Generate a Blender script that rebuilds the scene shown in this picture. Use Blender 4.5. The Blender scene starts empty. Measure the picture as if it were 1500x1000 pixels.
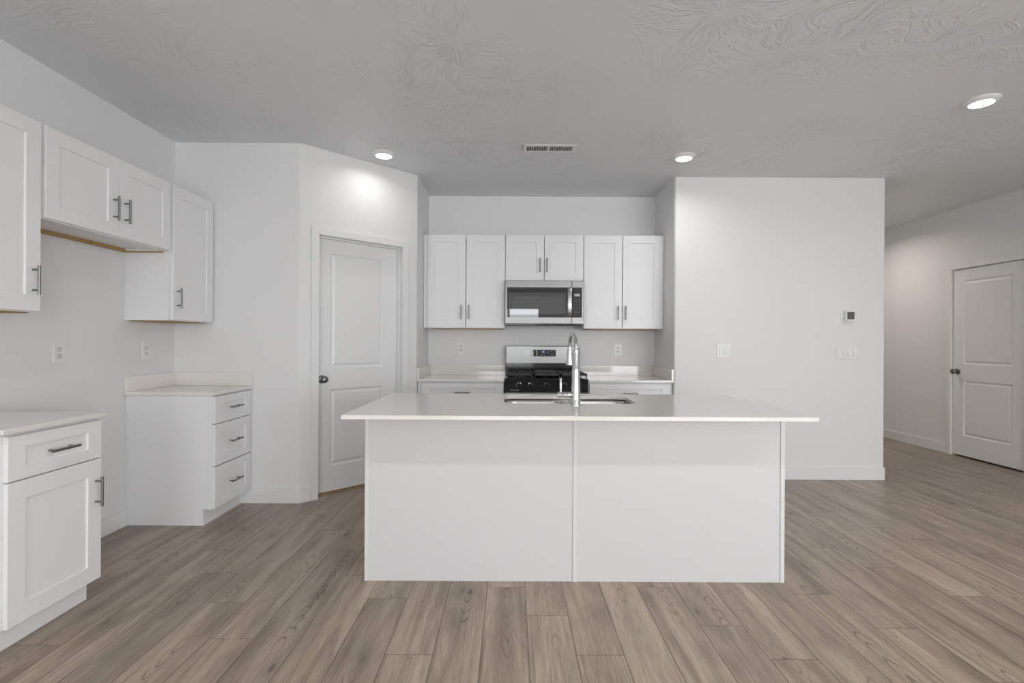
import bpy, bmesh, math, random
from mathutils import Vector, Matrix

# ------------------------------------------------------------------ camera, world, exposure
S = bpy.context.scene
COL = S.collection
CAM_H, F_PX = 1.248, 740.3
YAW, PIT, ROL = -0.0013, -0.0005, 0.0054
cam_data = bpy.data.cameras.new('camera')
cam = bpy.data.objects.new('camera', cam_data)
COL.objects.link(cam)
cam_data.sensor_width = 36.0
cam_data.lens = 36.0 * F_PX / 1500.0
cam_data.clip_start, cam_data.clip_end = 0.05, 100
_cy, _sy, _cp, _sp = math.cos(YAW), math.sin(YAW), math.cos(PIT), math.sin(PIT)
_R = Vector((_cy, _sy, 0)); _F = Vector((-_sy * _cp, _cy * _cp, _sp)); _U = Vector((_sy * _sp, -_cy * _sp, _cp))
_cr, _sr = math.cos(ROL), math.sin(ROL)
_X = _R * _cr + _U * _sr; _Y = -_R * _sr + _U * _cr; _Z = -_F
cam.matrix_world = Matrix(((_X.x, _Y.x, _Z.x, 0), (_X.y, _Y.y, _Z.y, 0), (_X.z, _Y.z, _Z.z, CAM_H), (0, 0, 0, 1)))
S.camera = cam

vs = S.view_settings
vs.view_transform = 'Standard'; vs.look = 'None'; vs.gamma = 1.0; vs.use_curve_mapping = False
vs.exposure = 0.12

DAY = 7.7           # overcast sky strength
LAMP_W = 1.3         # watts of the dimmed lamp by the pantry, then of the other two in view
LAMP_W_OPEN = 3.6
LAMP_W_REAR, LAMP_W_HALL = 9.0, 8.6   # brighter circuits over the seating area and in the hall
LAMP_COL = (1.0, 0.98, 0.96)
world = bpy.data.worlds.new('overcast_sky'); S.world = world; world.use_nodes = True
wn = world.node_tree; wb = wn.nodes['Background']
wb.inputs[0].default_value = (0.945, 0.972, 1.0, 1); wb.inputs[1].default_value = DAY

def portal(loc, sx, sz, rz):                      # daylight enters through the openings behind the camera
    l = bpy.data.lights.new('daylight_portal', 'AREA'); l.shape = 'RECTANGLE'; l.size = sx; l.size_y = sz
    l.cycles.is_portal = True
    o = bpy.data.objects.new('daylight_portal', l); COL.objects.link(o); o.location = loc
    o.rotation_euler = (math.radians(90), 0, rz)
ZC = 2.7555
XL, YL, YA, YB = -2.579, 3.872, 4.614, 5.263
XAL, XAR, XPE, XR = -0.863, 1.488, 3.407, 4.964
XPD = -1.622
YREAR, YHALL = -5.0, 8.0
# openings behind the camera: wall, start and end along the wall (x or y), sill, head
SLIDER = ('rear', -1.00, 0.83, 0.02, 2.24)
FILL_REAR = ('rear', 2.05, 4.88, 0.06, 2.55)  # unseen rear window, added and sized to brighten the kitchen
FILL_RIGHT = ('right', -4.0, -0.9, 0.55, 2.10)  # unseen window added to light the left wall and its cabinets
FILL_LEFT = ('left', -3.2, -2.0, 0.55, 2.10)  # unseen window added to light the hall side
OPENINGS = [SLIDER, FILL_REAR, FILL_RIGHT, FILL_LEFT]
for wl, a, b, z0, z1 in OPENINGS:
    loc, rz = {'rear': (((a + b) / 2, YREAR - 0.09), 0), 'right': ((XR + 0.09, (a + b) / 2), math.pi / 2), 'left': ((XL - 0.09, (a + b) / 2), -math.pi / 2)}[wl]
    portal((*loc, (z0 + z1) / 2), b - a, z1 - z0, rz)

random.seed(7)

# ------------------------------------------------------------------ materials
def new_mat(name):
    m = bpy.data.materials.new(name); m.use_nodes = True
    nt = m.node_tree
    return m, nt, nt.nodes, nt.links, nt.nodes['Principled BSDF']

def paint(name, col, rough=0.5, bump=0.0, scale=400.0, metal=0.0, spec=0.5, var=0.0, coat=0.0):
    m, nt, N, L, b = new_mat(name)
    b.inputs['Base Color'].default_value = (*col, 1); b.inputs['Roughness'].default_value = rough
    b.inputs['Metallic'].default_value = metal
    b.inputs['Specular IOR Level'].default_value = spec
    b.inputs['Coat Weight'].default_value = coat
    tc = N.new('ShaderNodeTexCoord')
    nz = N.new('ShaderNodeTexNoise'); nz.inputs['Scale'].default_value = scale; nz.inputs['Detail'].default_value = 3
    L.new(tc.outputs['Object'], nz.inputs['Vector'])
    if var:
        mx = N.new('ShaderNodeMix'); mx.data_type = 'RGBA'
        mx.inputs[6].default_value = (*[c * (1 - var) for c in col], 1); mx.inputs[7].default_value = (*[min(1, c * (1 + var)) for c in col], 1)
        L.new(nz.outputs['Fac'], mx.inputs[0]); L.new(mx.outputs[2], b.inputs['Base Color'])
    if bump:
        bp = N.new('ShaderNodeBump'); bp.inputs['Strength'].default_value = bump; bp.inputs['Distance'].default_value = 0.002
        L.new(nz.outputs['Fac'], bp.inputs['Height']); L.new(bp.outputs['Normal'], b.inputs['Normal'])
    return m

M_WALL = paint('white_wall_paint', (0.80, 0.80, 0.80), 0.55, 0.10, 140, spec=0.35)
M_TRIM = paint('white_trim_paint', (0.82, 0.82, 0.82), 0.35, 0.02, 60)
M_CAB = paint('white_cabinet_paint', (0.84, 0.84, 0.845), 0.34, 0.03, 90)
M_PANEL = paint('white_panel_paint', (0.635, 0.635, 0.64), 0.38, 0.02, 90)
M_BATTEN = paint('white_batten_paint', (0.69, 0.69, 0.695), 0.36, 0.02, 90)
M_WOOD_RAW = paint('raw_birch', (0.45, 0.27, 0.10), 0.6, 0.1, 60, var=0.2)
M_NICKEL = paint('brushed_nickel', (0.23, 0.23, 0.23), 0.30, 0, metal=1.0)
M_CHROME = paint('chrome', (0.62, 0.62, 0.63), 0.08, 0, metal=1.0)
M_BLACK = paint('black_enamel', (0.012, 0.012, 0.013), 0.10, 0)
M_GLASS = paint('black_glass', (0.010, 0.010, 0.011), 0.04, 0, coat=0.3)
M_IRON = paint('cast_iron', (0.03, 0.03, 0.03), 0.45, 0.2, 300)
M_DARK = paint('dark_gap', (0.02, 0.02, 0.02), 0.8, 0)
M_PLASTIC = paint('white_plastic', (0.82, 0.82, 0.82), 0.30, 0)
M_SLOT = paint('dark_slot', (0.06, 0.06, 0.06), 0.6, 0)
M_LIP_GAP = paint('outlet_lip_and_gap_shade', (0.70, 0.70, 0.70), 0.4, 0)
M_SCREEN = paint('grey_screen', (0.10, 0.105, 0.11), 0.25, 0)
M_INK = paint('grey_print', (0.45, 0.45, 0.45), 0.5, 0)
M_INK2 = paint('etched_print', (0.22, 0.22, 0.22), 0.5, 0)
M_WINGLASS = paint('oven_window', (0.028, 0.028, 0.029), 0.05, 0)
M_WINMESH = paint('oven_window_mesh', (0.055, 0.055, 0.057), 0.06, 0.0, 900)
M_FILM = paint('protective_film', (0.78, 0.70, 0.64), 0.25, 0)
M_LCD = paint('lcd_grey', (0.34, 0.34, 0.33), 0.3, 0)

for _m, _ior, _r in ((M_GLASS, 1.55, 0.02), (M_WINGLASS, 1.9, 0.015), (M_WINMESH, 1.9, 0.02)):
    _b = _m.node_tree.nodes['Principled BSDF']; _b.inputs['IOR'].default_value = _ior; _b.inputs['Roughness'].default_value = _r

def emit(name, col, st):
    m = bpy.data.materials.new(name); m.use_nodes = True
    nt = m.node_tree; nt.nodes.clear()
    e = nt.nodes.new('ShaderNodeEmission'); o = nt.nodes.new('ShaderNodeOutputMaterial')
    e.inputs[0].default_value = (*col, 1); e.inputs[1].default_value = st
    nt.links.new(e.outputs[0], o.inputs[0]); return m
M_LED = emit('led_diffuser', (1.0, 0.97, 0.93), 6.0)
M_BLUE = emit('blue_digits', (0.25, 0.45, 1.0), 1.2)

def steel(name, col, rough, axis='X'):
    m, nt, N, L, b = new_mat(name)
    b.inputs['Metallic'].default_value = 1.0; b.inputs['Base Color'].default_value = (*col, 1)
    tc = N.new('ShaderNodeTexCoord'); mp = N.new('ShaderNodeMapping')
    mp.inputs['Scale'].default_value = (3, 3, 900) if axis == 'X' else (900, 900, 3)
    nz = N.new('ShaderNodeTexNoise'); nz.inputs['Scale'].default_value = 1.0; nz.inputs['Detail'].default_value = 2
    mr = N.new('ShaderNodeMapRange'); mr.inputs['To Min'].default_value = rough * 0.75; mr.inputs['To Max'].default_value = rough * 1.3
    L.new(tc.outputs['Object'], mp.inputs[0]); L.new(mp.outputs[0], nz.inputs['Vector'])
    L.new(nz.outputs['Fac'], mr.inputs['Value']); L.new(mr.outputs[0], b.inputs['Roughness'])
    return m
M_STEEL = steel('stainless_steel', (0.23, 0.228, 0.225), 0.30)
M_HANDLE = steel('handle_steel', (0.52, 0.515, 0.51), 0.24)
M_SINK = steel('sink_steel', (0.55, 0.55, 0.55), 0.22)

def quartz():
    m, nt, N, L, b = new_mat('cream_quartz')
    tc = N.new('ShaderNodeTexCoord'); nz = N.new('ShaderNodeTexNoise'); nz.inputs['Scale'].default_value = 260; nz.inputs['Detail'].default_value = 4
    L.new(tc.outputs['Object'], nz.inputs['Vector'])
    r = N.new('ShaderNodeValToRGB')
    r.color_ramp.elements[0].position = 0.3; r.color_ramp.elements[0].color = (0.785, 0.75, 0.712, 1)
    r.color_ramp.elements[1].position = 0.7; r.color_ramp.elements[1].color = (0.825, 0.795, 0.758, 1)
    L.new(nz.outputs['Fac'], r.inputs[0]); L.new(r.outputs[0], b.inputs['Base Color'])
    b.inputs['Roughness'].default_value = 0.08; b.inputs['IOR'].default_value = 1.65
    return m
M_QUARTZ = quartz()

def ceiling_mat():
    m, nt, N, L, b = new_mat('brushed_ceiling_texture')
    b.inputs['Base Color'].default_value = (0.785, 0.80, 0.82, 1); b.inputs['Roughness'].default_value = 0.42
    b.inputs['Specular IOR Level'].default_value = 0.4
    tc = N.new('ShaderNodeTexCoord')
    n0 = N.new('ShaderNodeTexNoise'); n0.inputs['Scale'].default_value = 2.2; n0.inputs['Detail'].default_value = 2
    L.new(tc.outputs['Object'], n0.inputs['Vector'])
    w = N.new('ShaderNodeVectorMath'); w.operation = 'MULTIPLY_ADD'
    L.new(n0.outputs['Color'], w.inputs[0]); w.inputs[1].default_value = (0.5, 0.5, 0); L.new(tc.outputs['Object'], w.inputs[2])
    flat = N.new('ShaderNodeVectorMath'); flat.operation = 'MULTIPLY'; flat.inputs[1].default_value = (1, 1, 0)
    L.new(w.outputs[0], flat.inputs[0])
    v = N.new('ShaderNodeTexVoronoi'); v.voronoi_dimensions = '2D'; v.inputs['Scale'].default_value = 2.4
    L.new(flat.outputs[0], v.inputs['Vector'])
    d = N.new('ShaderNodeVectorMath'); d.operation = 'SUBTRACT'
    L.new(flat.outputs[0], d.inputs[0]); L.new(v.outputs['Position'], d.inputs[1])
    sx = N.new('ShaderNodeSeparateXYZ'); L.new(d.outputs[0], sx.inputs[0])
    at = N.new('ShaderNodeMath'); at.operation = 'ARCTAN2'; L.new(sx.outputs[1], at.inputs[0]); L.new(sx.outputs[0], at.inputs[1])
    ln = N.new('ShaderNodeVectorMath'); ln.operation = 'LENGTH'; L.new(d.outputs[0], ln.inputs[0])
    sc = N.new('ShaderNodeSeparateColor'); L.new(v.outputs['Color'], sc.inputs[0])
    cx = N.new('ShaderNodeCombineXYZ')
    m1 = N.new('ShaderNodeMath'); m1.operation = 'MULTIPLY'; m1.inputs[1].default_value = 9.0; L.new(at.outputs[0], m1.inputs[0])
    m2 = N.new('ShaderNodeMath'); m2.operation = 'MULTIPLY'; m2.inputs[1].default_value = 9.0; L.new(ln.outputs['Value'], m2.inputs[0])
    m3 = N.new('ShaderNodeMath'); m3.operation = 'MULTIPLY'; m3.inputs[1].default_value = 40.0; L.new(sc.outputs[0], m3.inputs[0])
    L.new(m1.outputs[0], cx.inputs[0]); L.new(m2.outputs[0], cx.inputs[1]); L.new(m3.outputs[0], cx.inputs[2])
    n1 = N.new('ShaderNodeTexNoise'); n1.inputs['Scale'].default_value = 1.3; n1.inputs['Detail'].default_value = 3; n1.inputs['Distortion'].default_value = 0.6
    L.new(cx.outputs[0], n1.inputs['Vector'])
    rp = N.new('ShaderNodeValToRGB'); rp.color_ramp.elements[0].position = 0.50; rp.color_ramp.elements[1].position = 0.66
    L.new(n1.outputs['Fac'], rp.inputs[0])
    n2 = N.new('ShaderNodeTexNoise'); n2.inputs['Scale'].default_value = 1.1; n2.inputs['Detail'].default_value = 1
    L.new(tc.outputs['Object'], n2.inputs['Vector'])
    r2 = N.new('ShaderNodeValToRGB'); r2.color_ramp.elements[0].position = 0.30; r2.color_ramp.elements[1].position = 0.60
    L.new(n2.outputs['Fac'], r2.inputs[0])
    cen = N.new('ShaderNodeMapRange'); cen.interpolation_type = 'SMOOTHSTEP'; cen.inputs['From Min'].default_value = 0.01; cen.inputs['From Max'].default_value = 0.11
    L.new(ln.outputs['Value'], cen.inputs['Value'])
    mc = N.new('ShaderNodeMath'); mc.operation = 'MULTIPLY'; L.new(rp.outputs[0], mc.inputs[0]); L.new(cen.outputs[0], mc.inputs[1])
    mu = N.new('ShaderNodeMath'); mu.operation = 'MULTIPLY'; L.new(mc.outputs[0], mu.inputs[0]); L.new(r2.outputs[0], mu.inputs[1])
    bp = N.new('ShaderNodeBump'); bp.inputs['Strength'].default_value = 0.9; bp.inputs['Distance'].default_value = 0.004
    L.new(mu.outputs[0], bp.inputs['Height']); L.new(bp.outputs['Normal'], b.inputs['Normal'])
    return m
M_CEIL = ceiling_mat()

def floor_mat():
    m, nt, N, L, b = new_mat('oak_plank_floor')
    def math_(op, a, bb=None):
        n = N.new('ShaderNodeMath'); n.operation = op
        for i, x in enumerate((a, bb)):
            if x is None: continue
            if isinstance(x, (int, float)): n.inputs[i].default_value = x
            else: L.new(x, n.inputs[i])
        return n.outputs[0]
    def ramp(src, *stops):
        r = N.new('ShaderNodeValToRGB'); e = r.color_ramp.elements
        while len(e) < len(stops): e.new(0.5)
        for k, (p, c) in enumerate(stops):
            e[k].position = p; e[k].color = (*c, 1) if isinstance(c, tuple) else (c, c, c, 1)
        L.new(src, r.inputs[0]); return r.outputs[0]
    def mix(f, a, bb, mode='MIX'):
        n = N.new('ShaderNodeMix'); n.data_type = 'RGBA'; n.blend_type = mode
        for i, x in ((0, f), (6, a), (7, bb)):
            if isinstance(x, (int, float)): n.inputs[i].default_value = x
            elif isinstance(x, tuple): n.inputs[i].default_value = (*x, 1)
            else: L.new(x, n.inputs[i])
        return n.outputs[2]
    uv = N.new('ShaderNodeUVMap'); uv.uv_map = 'plank_uv'
    at = N.new('ShaderNodeAttribute'); at.attribute_name = 'plank_random'
    sp = N.new('ShaderNodeSeparateColor'); L.new(at.outputs['Color'], sp.inputs[0])
    r1, r2, r3 = sp.outputs
    su = N.new('ShaderNodeSeparateXYZ'); L.new(uv.outputs[0], su.inputs[0])
    x, y = su.outputs[0], su.outputs[1]
    def coords(kx, ky, zmul):
        c = N.new('ShaderNodeCombineXYZ')
        L.new(math_('MULTIPLY', x, kx), c.inputs[0])
        L.new(math_('ADD', math_('MULTIPLY', y, ky), math_('MULTIPLY', r2, 37.0)), c.inputs[1])
        L.new(math_('MULTIPLY', r1, zmul), c.inputs[2]); return c.outputs[0]
    def noise(vec, scale, det, dist=0.0, rough=0.55):
        n = N.new('ShaderNodeTexNoise'); n.inputs['Scale'].default_value = scale; n.inputs['Detail'].default_value = det
        n.inputs['Distortion'].default_value = dist; n.inputs['Roughness'].default_value = rough
        L.new(vec, n.inputs['Vector']); return n.outputs['Fac']
    broad = noise(coords(10, 0.9, 60), 1.0, 3, 0.8)             # wide bands along the board
    streak = noise(coords(48, 1.3, 70), 1.0, 3, 0.5)            # narrow dark streaks
    fine = noise(coords(240, 9.0, 50), 1.0, 4, 0.3, 0.7)        # pores
    # cathedral arches: rings that bend over a centre line, on some stretches of some boards
    wob = noise(coords(14, 3.0, 80), 1.0, 2, 0.4)
    off = math_('SUBTRACT', x, math_('ADD', 0.06, math_('MULTIPLY', r1, 0.07)))
    off2 = math_('MULTIPLY', math_('MULTIPLY', off, off), 1500.0)
    ph = math_('ADD', math_('ADD', math_('MULTIPLY', y, 11.0), off2), math_('MULTIPLY', wob, 2.6))
    ring = ramp(math_('SINE', math_('MULTIPLY', ph, 6.283)), (0.55, 0.0), (0.98, 1.0))
    core = ramp(off2, (0.6, 1.0), (4.2, 0.0))
    long_mask = ramp(noise(coords(0.0, 1.6, 90), 1.0, 1), (0.50, 0.0), (0.60, 1.0))
    ring = math_('MULTIPLY', math_('MULTIPLY', ring, core), long_mask)
    knots = N.new('ShaderNodeTexVoronoi'); knots.inputs['Scale'].default_value = 1.0
    L.new(coords(6.2, 2.5, 33), knots.inputs['Vector'])
    kn = ramp(knots.outputs['Distance'], (0.02, 1.0), (0.10, 0.0))
    halo = ramp(knots.outputs['Distance'], (0.05, 1.0), (0.38, 0.0))
    dark = (0.228, 0.174, 0.129); lite = (0.578, 0.470, 0.372)
    base = mix(ramp(broad, (0.24, 0.0), (0.76, 1.0)), dark, lite)
    tone = mix(r3, (0.87, 0.87, 0.875), (1.08, 1.075, 1.06))
    base = mix(1.0, base, tone, 'MULTIPLY')
    base = mix(math_('MULTIPLY', ramp(streak, (0.54, 0.0), (0.72, 1.0)), 0.50), base, (0.125, 0.096, 0.073))
    base = mix(math_('MULTIPLY', ramp(fine, (0.36, 1.0), (0.60, 0.0)), 0.40), base, (0.110, 0.083, 0.063))
    base = mix(math_('MULTIPLY', ring, 0.62), base, (0.085, 0.065, 0.05))
    base = mix(math_('MULTIPLY', halo, 0.40), base, (0.115, 0.090, 0.070))
    base = mix(math_('MULTIPLY', kn, 0.80), base, (0.060, 0.047, 0.038))
    edge = ramp(math_('MINIMUM', x, math_('SUBTRACT', 0.1905, x)), (0.0009, 1.0), (0.0022, 0.0))
    base = mix(math_('MULTIPLY', edge, 0.75), base, (0.03, 0.022, 0.017))
    L.new(base, b.inputs['Base Color'])
    L.new(ramp(fine, (0.2, 0.38), (0.8, 0.27)), b.inputs['Roughness'])
    b.inputs['Specular IOR Level'].default_value = 0.45
    bp = N.new('ShaderNodeBump'); bp.inputs['Strength'].default_value = 0.25; bp.inputs['Distance'].default_value = 0.001
    L.new(math_('SUBTRACT', fine, math_('MULTIPLY', edge, 2.0)), bp.inputs['Height']); L.new(bp.outputs['Normal'], b.inputs['Normal'])
    return m
M_FLOOR = floor_mat()
M_SEAM = paint('plank_end_seam', (0.05, 0.038, 0.03), 0.6, 0)

def pane_mat():
    m = bpy.data.materials.new('window_pane'); m.use_nodes = True
    nt = m.node_tree; nt.nodes.clear()
    t = nt.nodes.new('ShaderNodeBsdfTransparent'); g = nt.nodes.new('ShaderNodeBsdfGlossy'); g.inputs['Roughness'].default_value = 0.0
    mx = nt.nodes.new('ShaderNodeMixShader'); mx.inputs[0].default_value = 0.06; o = nt.nodes.new('ShaderNodeOutputMaterial')
    nt.links.new(t.outputs[0], mx.inputs[1]); nt.links.new(g.outputs[0], mx.inputs[2]); nt.links.new(mx.outputs[0], o.inputs[0]); return m
M_PANE = pane_mat()

# ------------------------------------------------------------------ mesh helpers
def box(bm, x0, x1, y0, y1, z0, z1):
    v = [bm.verts.new((x, y, z)) for z in (z0, z1) for y in (y0, y1) for x in (x0, x1)]
    for f in ((0, 2, 3, 1), (4, 5, 7, 6), (0, 1, 5, 4), (2, 6, 7, 3), (0, 4, 6, 2), (1, 3, 7, 5)):
        bm.faces.new([v[i] for i in f])

def ring_faces(bm, rings, cap0=True, cap1=True, smooth=True):
    for a, b in zip(rings, rings[1:]):
        n = len(a)
        for i in range(n):
            f = bm.faces.new((a[i], a[(i + 1) % n], b[(i + 1) % n], b[i])); f.smooth = smooth
    if cap0: bm.faces.new(list(reversed(rings[0])))
    if cap1: bm.faces.new(rings[-1])

def lathe(bm, prof, origin=(0, 0, 0), axis='z', n=28, cap0=True, cap1=True):
    """prof: list of (radius, height) along the axis"""
    o = Vector(origin); rings = []
    for r, h in prof:
        ring = []
        for i in range(n):
            a = 2 * math.pi * i / n; c, s = r * math.cos(a), r * math.sin(a)
            p = {'z': (c, s, h), 'y': (c, h, -s), 'x': (h, c, s)}[axis]
            ring.append(bm.verts.new(o + Vector(p)))
        rings.append(ring)
    ring_faces(bm, rings, cap0, cap1)

def tube(bm, pts, rad, n=16):
    pts = [Vector(p) for p in pts]; rads = rad if isinstance(rad, (list, tuple)) else [rad] * len(pts)
    rings = []; up = None
    for i, p in enumerate(pts):
        d = (pts[min(i + 1, len(pts) - 1)] - pts[max(i - 1, 0)]).normalized()
        if up is None:
            up = Vector((0, 0, 1)) if abs(d.z) < 0.9 else Vector((1, 0, 0))
        u = (up - d * up.dot(d)).normalized(); w = d.cross(u); up = u
        rings.append([bm.verts.new(p + (u * math.cos(2 * math.pi * k / n) + w * math.sin(2 * math.pi * k / n)) * rads[i]) for k in range(n)])
    ring_faces(bm, rings)

def rrect(x0, x1, y0, y1, r, n=6):
    pts = []
    for cx, cy, a0 in ((x1 - r, y1 - r, 0), (x0 + r, y1 - r, 90), (x0 + r, y0 + r, 180), (x1 - r, y0 + r, 270)):
        for k in range(n + 1):
            a = math.radians(a0 + 90 * k / n); pts.append((cx + r * math.cos(a), cy + r * math.sin(a)))
    return pts

def slab(bm, outline, h0, h1, plane='xy'):
    """extrude a 2-D outline; plane xy: heights in z, plane xz: heights along y"""
    put = (lambda p, h: (p[0], p[1], h)) if plane == 'xy' else (lambda p, h: (p[0], h, p[1]))
    a = [bm.verts.new(put(p, h0)) for p in outline]; b = [bm.verts.new(put(p, h1)) for p in outline]
    ring_faces(bm, [a, b], smooth=False)

def link(name, bm, mat, parent=None, bevel=0.0, seg=1, smooth=None):
    bmesh.ops.recalc_face_normals(bm, faces=bm.faces[:])
    me = bpy.data.meshes.new(name); bm.to_mesh(me); bm.free()
    me.materials.append(mat)
    o = bpy.data.objects.new(name, me); COL.objects.link(o)
    if smooth is not None:
        for p in me.polygons: p.use_smooth = True
    if smooth is not None or any(p.use_smooth for p in me.polygons):
        me.set_sharp_from_angle(angle=math.radians(smooth or 40))
    if parent is not None: o.parent = parent
    if bevel:
        b = o.modifiers.new('edge', 'BEVEL'); b.width = bevel; b.segments = seg; b.limit_method = 'ANGLE'; b.angle_limit = math.radians(40)
    return o

def BM(): return bmesh.new()
def boxobj(name, mat, parent, *dims, bevel=0.0, seg=1):
    bm = BM()
    for d in (dims if isinstance(dims[0], (tuple, list)) else [dims]): box(bm, *d)
    return link(name, bm, mat, parent, bevel, seg)

def tag(o, label, cat, group=None, kind=None):
    o['label'] = label; o['category'] = cat
    if group: o['group'] = group
    if kind: o['kind'] = kind
    return o

def thing(name, label, cat, loc=(0, 0, 0), rz=0.0, group=None, kind=None):
    o = bpy.data.objects.new(name, None); COL.objects.link(o)
    o.empty_display_size = 0.1; o.location = loc; o.rotation_euler = (0, 0, rz)
    return tag(o, label, cat, group, kind)

def copy_tree(o, loc, rz, label):
    def cp(src, parent):
        c = src.copy(); COL.objects.link(c); c.parent = parent
        for ch in list(src.children): cp(ch, c)
        return c
    r = cp(o, None); r.location = loc; r.rotation_euler = (0, 0, rz); r['label'] = label
    return r

# ------------------------------------------------------------------ the shell
def ribbon(bm, path, z0, z1, thick, openings=()):
    """wall along a plan path (room on its right, thickness to its left); openings are (s0, s1, z0, z1) along the path"""
    P = [Vector(p) for p in path]; n = len(P)
    seg = [(P[i + 1] - P[i]).normalized() for i in range(n - 1)]
    s = [0.0]
    for i in range(n - 1): s.append(s[-1] + (P[i + 1] - P[i]).length)
    def at(t):
        t = max(0.0, min(s[-1], t)); i = max(j for j in range(n - 1) if s[j] <= t + 1e-9)
        p = P[i] + seg[i] * (t - s[i])
        nrm = Vector((-seg[i].y, seg[i].x))
        for k in range(1, n - 1):
            if abs(t - s[k]) < 1e-6:
                m = (Vector((-seg[k - 1].y, seg[k - 1].x)) + Vector((-seg[k].y, seg[k].x))); m.normalize()
                nrm = m / max(0.3, m.dot(Vector((-seg[k].y, seg[k].x))))
        return p, nrm
    ss = sorted(set([round(x, 6) for x in s] + [round(o[i], 6) for o in openings for i in (0, 1)]))
    zz = sorted(set([z0, z1] + [o[i] for o in openings for i in (2, 3) if z0 < o[i] < z1]))
    V = {}
    def vert(i, k, b):
        if (i, k, b) not in V:
            p, nr = at(ss[i]); q = p + nr * (thick if b else 0.0)
            V[(i, k, b)] = bm.verts.new((q.x, q.y, zz[k]))
        return V[(i, k, b)]
    def solid(i, k):
        if not (0 <= i < len(ss) - 1 and 0 <= k < len(zz) - 1): return False
        a, b = (ss[i] + ss[i + 1]) / 2, (zz[k] + zz[k + 1]) / 2
        return not any(o[0] < a < o[1] and o[2] < b < o[3] for o in openings)
    for i in range(len(ss) - 1):
        for k in range(len(zz) - 1):
            if not solid(i, k): continue
            for b in (0, 1): bm.faces.new([vert(i, k, b), vert(i + 1, k, b), vert(i + 1, k + 1, b), vert(i, k + 1, b)])
            for (di, dk, e) in ((-1, 0, ((i, k), (i, k + 1))), (1, 0, ((i + 1, k), (i + 1, k + 1))), (0, -1, ((i, k), (i + 1, k))), (0, 1, ((i, k + 1), (i + 1, k + 1)))):
                if not solid(i + di, k + dk):
                    (a, b2), (c, d2) = e
                    bm.faces.new([vert(a, b2, 0), vert(c, d2, 0), vert(c, d2, 1), vert(a, b2, 1)])

def fillet(a, c, b, r=0.02, n=5):
    """points of a rounded corner c between directions from a and to b"""
    a, c, b = Vector(a), Vector(c), Vector(b)
    u = (a - c).normalized(); w = (b - c).normalized()
    half = u.angle(w) / 2; t = r / math.tan(half); cen = c + (u + w).normalized() * (r / math.sin(half))
    p0, p1 = c + u * t, c + w * t; out = []
    a0 = math.atan2(p0.y - cen.y, p0.x - cen.x); a1 = math.atan2(p1.y - cen.y, p1.x - cen.x)
    d = (a1 - a0 + math.pi) % (2 * math.pi) - math.pi
    for k in range(n + 1):
        an = a0 + d * k / n; out.append((cen.x + r * math.cos(an), cen.y + r * math.sin(an)))
    return out

def structure(name, bm, mat, label, cat, **k):
    o = link(name, bm, mat, None, **k); return tag(o, label, cat, None, 'structure')

def wall(name, path, label, openings=(), thick=0.12):
    bm = BM(); ribbon(bm, path, 0.0, ZC, thick, openings)
    return structure(name, bm, M_WALL, label, 'wall', smooth=30)

DIAG_A, DIAG_B = Vector((XPD, YL)), Vector((XAL, YA))
DT = (DIAG_B - DIAG_A).normalized(); DN = Vector((DT.y, -DT.x))     # along the pantry wall, and out of it into the room
cA = fillet((XL, YL), DIAG_A, DIAG_B); cB = fillet(DIAG_A, DIAG_B, (XAL, YB))
cC = fillet((XAR, YB), (XAR, YA), (XPE, YA)); cD = fillet((XAR, YA), (XPE, YA), (XPE, YHALL), 0.006)

wall('wall_left', [(XL, YREAR), (XL, YL)], 'white wall on the left behind the tall and short wall cabinets',
     [(o[1] - YREAR, o[2] - YREAR, o[3], o[4]) for o in OPENINGS if o[0] == 'left'])
wall('wall_back_left', [(XL, YL), cA[0]], 'short white wall between the left cabinets and the pantry corner')
_o = (DIAG_A - Vector(cA[0])).length  # placeholder length before the diagonal starts
def path_len(p): return sum((Vector(b) - Vector(a)).length for a, b in zip(p, p[1:]))
_s0 = path_len(cA) - (Vector(cA[-1]) - DIAG_A).length              # path length where s = 0 of the diagonal would be
DOOR_S = (0.143, 0.905)                                             # finished opening along the diagonal
wall('wall_pantry', cA + cB, 'angled white pantry wall with a door and a pool of lamp light',
     [(_s0 + DOOR_S[0] - 0.018, _s0 + DOOR_S[1] + 0.018, -1, 2.095)])
wall('wall_alcove_left', [cB[-1], (XAL, YB)], 'narrow white side wall at the left of the range alcove')
wall('wall_alcove_back', [(XAL, YB), (XAR, YB)], 'white back wall of the range alcove')
wall('wall_alcove_right', [(XAR, YB), cC[0]], 'narrow white side wall at the right of the range alcove')
wall('wall_partition', cC + cD, 'wide white wall with the thermostat and the light switches')
wall('wall_hall_left', [cD[-1], (XPE, YHALL)], 'hall side of the white partition wall')
wall('wall_hall_back', [(XPE, YHALL), (XR, YHALL)], 'white end wall of the hall')
HD = (4.868, 5.690)                                                 # hall door opening in y
wall('wall_right', [(XR, YHALL), (XR, YREAR)], 'white hall wall on the right with a panelled door', 
     [(YHALL - HD[1] - 0.018, YHALL - HD[0] + 0.018, -1, 2.09)] + [(YHALL - o[2], YHALL - o[1], o[3], o[4]) for o in OPENINGS if o[0] == 'right'])
wall('wall_rear', [(XR, YREAR), (XL, YREAR)], 'white wall with a glass door and an added fill-light window facing the kitchen',
     [(XR - o[2], XR - o[1], o[3], o[4]) for o in OPENINGS if o[0] == 'rear'])

bm = BM(); box(bm, XL - 0.12, XR + 0.12, YREAR - 0.12, YHALL + 0.12, ZC, ZC + 0.12)
structure('ceiling', bm, M_CEIL, 'white ceiling with a brushed plaster texture', 'ceiling')

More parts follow.
